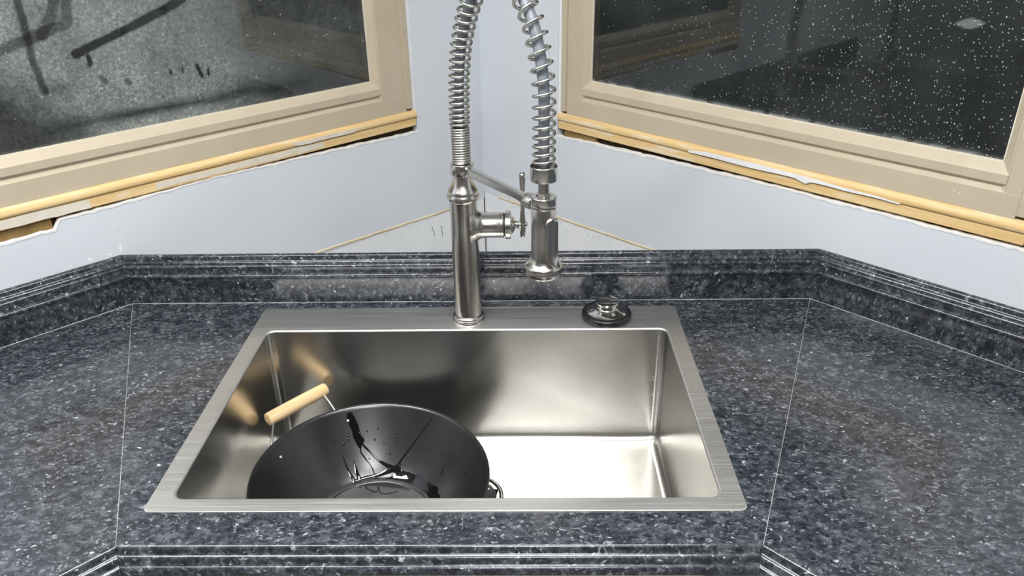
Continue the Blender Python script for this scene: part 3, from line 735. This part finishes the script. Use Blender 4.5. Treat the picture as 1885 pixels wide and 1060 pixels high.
v, f = lathe([(0, -WD-.0012), (.05, -WD-.0012), (RB-.006, -WD-.00125), (RB-.005, -WD-.0013)], 96, False)
mesh_obj('flat_bottom', v, f, M['wokgrey'], wok, 60)['label'] = 'dull grey flat bottom'
v, f = tube([(RR*math.cos(2*PI*k/96)+.0008*math.cos(2*PI*k/96), RR*math.sin(2*PI*k/96)+.0008*math.sin(2*PI*k/96), .0004) for k in range(97)], .0014, 6, False)
mesh_obj('rolled_rim', v, f, M['wokrim'], wok, 60)
inv = WM.inverted()
H0 = inv @ Vector((-.3725, .0813, -.121)); H1 = inv @ Vector((-.2854, .1855, -.1225)); hax = (H1-H0).normalized()
handle = empty('loop_handle'); handle.parent = wok
u = hax.orthogonal().normalized(); b_ = hax.cross(u)
v, f = lathe([(.0030, .0012), (.0032, 0), (0.0102, 0), (0.0122, .0012), (0.0127, .004), (0.0130, .02), (0.0132, (H1-H0).length/2), (0.0130, (H1-H0).length-.02), (0.0127, (H1-H0).length-.004), (0.0118, (H1-H0).length-.001), (0.0096, (H1-H0).length)], 32)
gm = Matrix(((hax.x, u.x, b_.x, H0.x), (hax.y, u.y, b_.y, H0.y), (hax.z, u.z, b_.z, H0.z), (0, 0, 0, 1)))
mesh_obj('wooden_grip', [(z, x, y) for x, y, z in v], f, M['grip'], handle, 40, matrix=gm)['label'] = 'pale turned wooden grip'
A0 = inv @ Vector((-.3412, .0205, -.1358)); A1 = inv @ Vector((-.2511, .1299, -.1376))
for A, Hh, d in ((A0, H0, 1), (A1, H1, -1)):
    r_ = Vector((A.x, A.y, 0)).normalized()
    p0 = r_*(RR-.012); p0.z = zr(RR-.012)-.003
    p1 = r_*(RR+.003)+Vector((0, 0, -.012))
    p2 = Hh+hax*d*.012-r_*.003
    pts = spline([p0, p1, p1.lerp(p2, .4)+Vector((0, 0, .003)), p1.lerp(p2, .75)+Vector((0, 0, .002)), p2], 8)
    v, f = tube(pts, .0021, 10); mesh_obj('wire_leg', v, f, M['wire'], handle, 60)
for P_ in ((-.3347, .0191, -.1610), (-.2333, .1274, -.1633)):
    p = inv @ Vector(P_); r0 = math.hypot(p.x, p.y); r0 = min(max(r0, RR-.03), RR-.012); ang = math.atan2(p.y, p.x)
    dz = (zr(r0+.001)-zr(r0-.001))/.002; nrm = Vector((-dz*math.cos(ang), -dz*math.sin(ang), 1)).normalized(); base = Vector((r0*math.cos(ang), r0*math.sin(ang), zr(r0)))
    q1 = nrm.orthogonal().normalized(); q2 = nrm.cross(q1)
    v, f = lathe([(0, .0026), (.0018, .0023), (.0034, .0013), (.0040, 0), (.0040, -.001)], 20, False)
    mesh_obj('rivet', [tuple(base+q1*x+q2*y+nrm*z) for x, y, z in v], f, M['chrome'], wok, 60)['label'] = 'round steel rivet'
# wet runs and films on the bowl: thin sheets of water that follow the surface
def surf(x, y, h):
    r = math.hypot(x, y); a = math.atan2(y, x)
    if r < RB: return (x, y, -WD-.0012+h)
    dz = (zr(r+.0005)-zr(max(r-.0005, RB)))/.001
    k = 1/math.sqrt(1+dz*dz); return (x-h*dz*k*math.cos(a), y-h*dz*k*math.sin(a), zr(r)+h*k)
def run(pts, wfun, h=.0003):
    P = spline([(x, y, 0) for x, y in pts], 8); n = len(P); v = []; f = []; m = 6
    for i, p in enumerate(P):
        t = (P[min(i+1, n-1)]-P[max(i-1, 0)]).normalized(); s_ = Vector((-t.y, t.x, 0)); w_ = wfun(i/(n-1))*(1+random.uniform(-.14, .14))
        for k in range(m+1):
            uu = -1+2*k/m; q = p+s_*uu*w_/2; v.append(surf(q.x, q.y, .00008+h*(1-uu*uu)))
    for i in range(n-1):
        for k in range(m): f.append((i*(m+1)+k, (i+1)*(m+1)+k, (i+1)*(m+1)+k+1, i*(m+1)+k+1))
    o = mesh_obj('water_run', v, f, M['water'], wok, 180); return o
run([(-.079, .182), (-.0727, .1796), (-.0632, .1714), (-.0564, .1605), (-.047, .1539)], lambda t: .015 if t > .2 else .015*(.3+t*3.5), .0004)
run([(-.049, .1555), (-.0424, .1521), (-.0283, .1456), (-.0141, .1381), (.0032, .1316), (.019, .1257)], lambda t: .0032+.006*max(0, t-.6)/.4)
run([(-.0495, .1520), (-.0495, .1488), (-.049, .144), (-.0394, .137), (-.0299, .1304), (-.0214, .1207), (-.0208, .1120)], lambda t: .0024)
run([(.0891, .1769), (.0712, .1675), (.0505, .1536), (.0359, .1427), (.0216, .1298)], lambda t: .0012+.0026*t)
run([(-.081, .1299), (-.0725, .1181), (-.0626, .1078), (-.0541, .0989)], lambda t: .0015+.005*t)
run([(-.0601, .1293), (-.0552, .1191), (-.0472, .1057)], lambda t: .002+.006*t)
run([(-.0559, .1012), (-.0365, .1103), (-.0105, .1179), (.013, .1249), (.0282, .125)], lambda t: .004+.004*t)
run([(.008, .127), (.018, .1265), (.026, .1245), (.034, .121)], lambda t: .012*math.sin(PI*min(.95, max(.08, t))))
run([(.1134, .09), (.1156, .1004), (.119, .108)], lambda t: .003*(1-t)+.0006)
# film pooled around the flat bottom
v = []; f = []; n = 90; m = 8
for i in range(n+1):
    t = i/n; ang = math.radians(122-118*t)
    ro = RB+.003+.0165*sst(np.array(t), .25, .42)*(1-.35*float(sst(np.array(t), .75, .95)))+.0015*math.sin(t*37)+.001*math.sin(t*71)
    for k in range(m+1):
        r = RB+.0012+(ro-RB-.0012)*k/m; v.append(surf(r*math.cos(ang), r*math.sin(ang), .0001+.0002*math.sin(PI*k/m)))
    if i:
        for k in range(m): q = (i-1)*(m+1)+k; f.append((q, q+m+1, q+m+2, q+1))
mesh_obj('water_film', v, f, M['water'], wok, 180)
run([(-.045, .088), (-.0346, .0955), (-.0051, .0985), (.0259, .0925), (.0532, .085)], lambda t: .004+.010*math.sin(PI*t), .0003)
run([(-.0346, .0945), (-.0300, .087), (-.0231, .0828), (-.0132, .0766), (-.0069, .0832), (-.0101, .0938)], lambda t: .0035, .0003)
run([(.0300, .080), (.0206, .0765), (.0165, .0745), (.0021, .0729), (-.0069, .0832)], lambda t: .003, .0003)
mb = MB()
for (x, y) in ((-.0189, .177), (.0388, .1647), (.0155, .1677), (-.0395, .1717), (-.0751, .1573), (-.0734, .154), (.0209, .1573), (.0275, .1521), (.0069, .1476), (.0437, .141), (-.0321, .1381), (.1142, .1214), (-.1008, .1424), (-.0812, .1458), (-.0239, .1635), (.0306, .132), (-.0828, .0841), (.1596, .0623), (.1574, .0355), (-.0054, .1598), (-.054, .1663)):
    r = random.uniform(.0011, .0022); vv = [surf(x, y, r*.5)]+[surf(x+r*.6*math.cos(a*PI/4), y+r*.6*math.sin(a*PI/4), r*.38) for a in range(8)]+[surf(x+r*math.cos(a*PI/4), y+r*math.sin(a*PI/4), .00005) for a in range(8)]
    ff = [(0, 1+a, 1+(a+1) % 8) for a in range(8)]+[(1+a, 9+a, 9+(a+1) % 8, 1+(a+1) % 8) for a in range(8)]
    mb.add(vv, ff)
wd = mb.build('water_drops', M['water'], wok, 180); wd['kind'] = 'stuff'
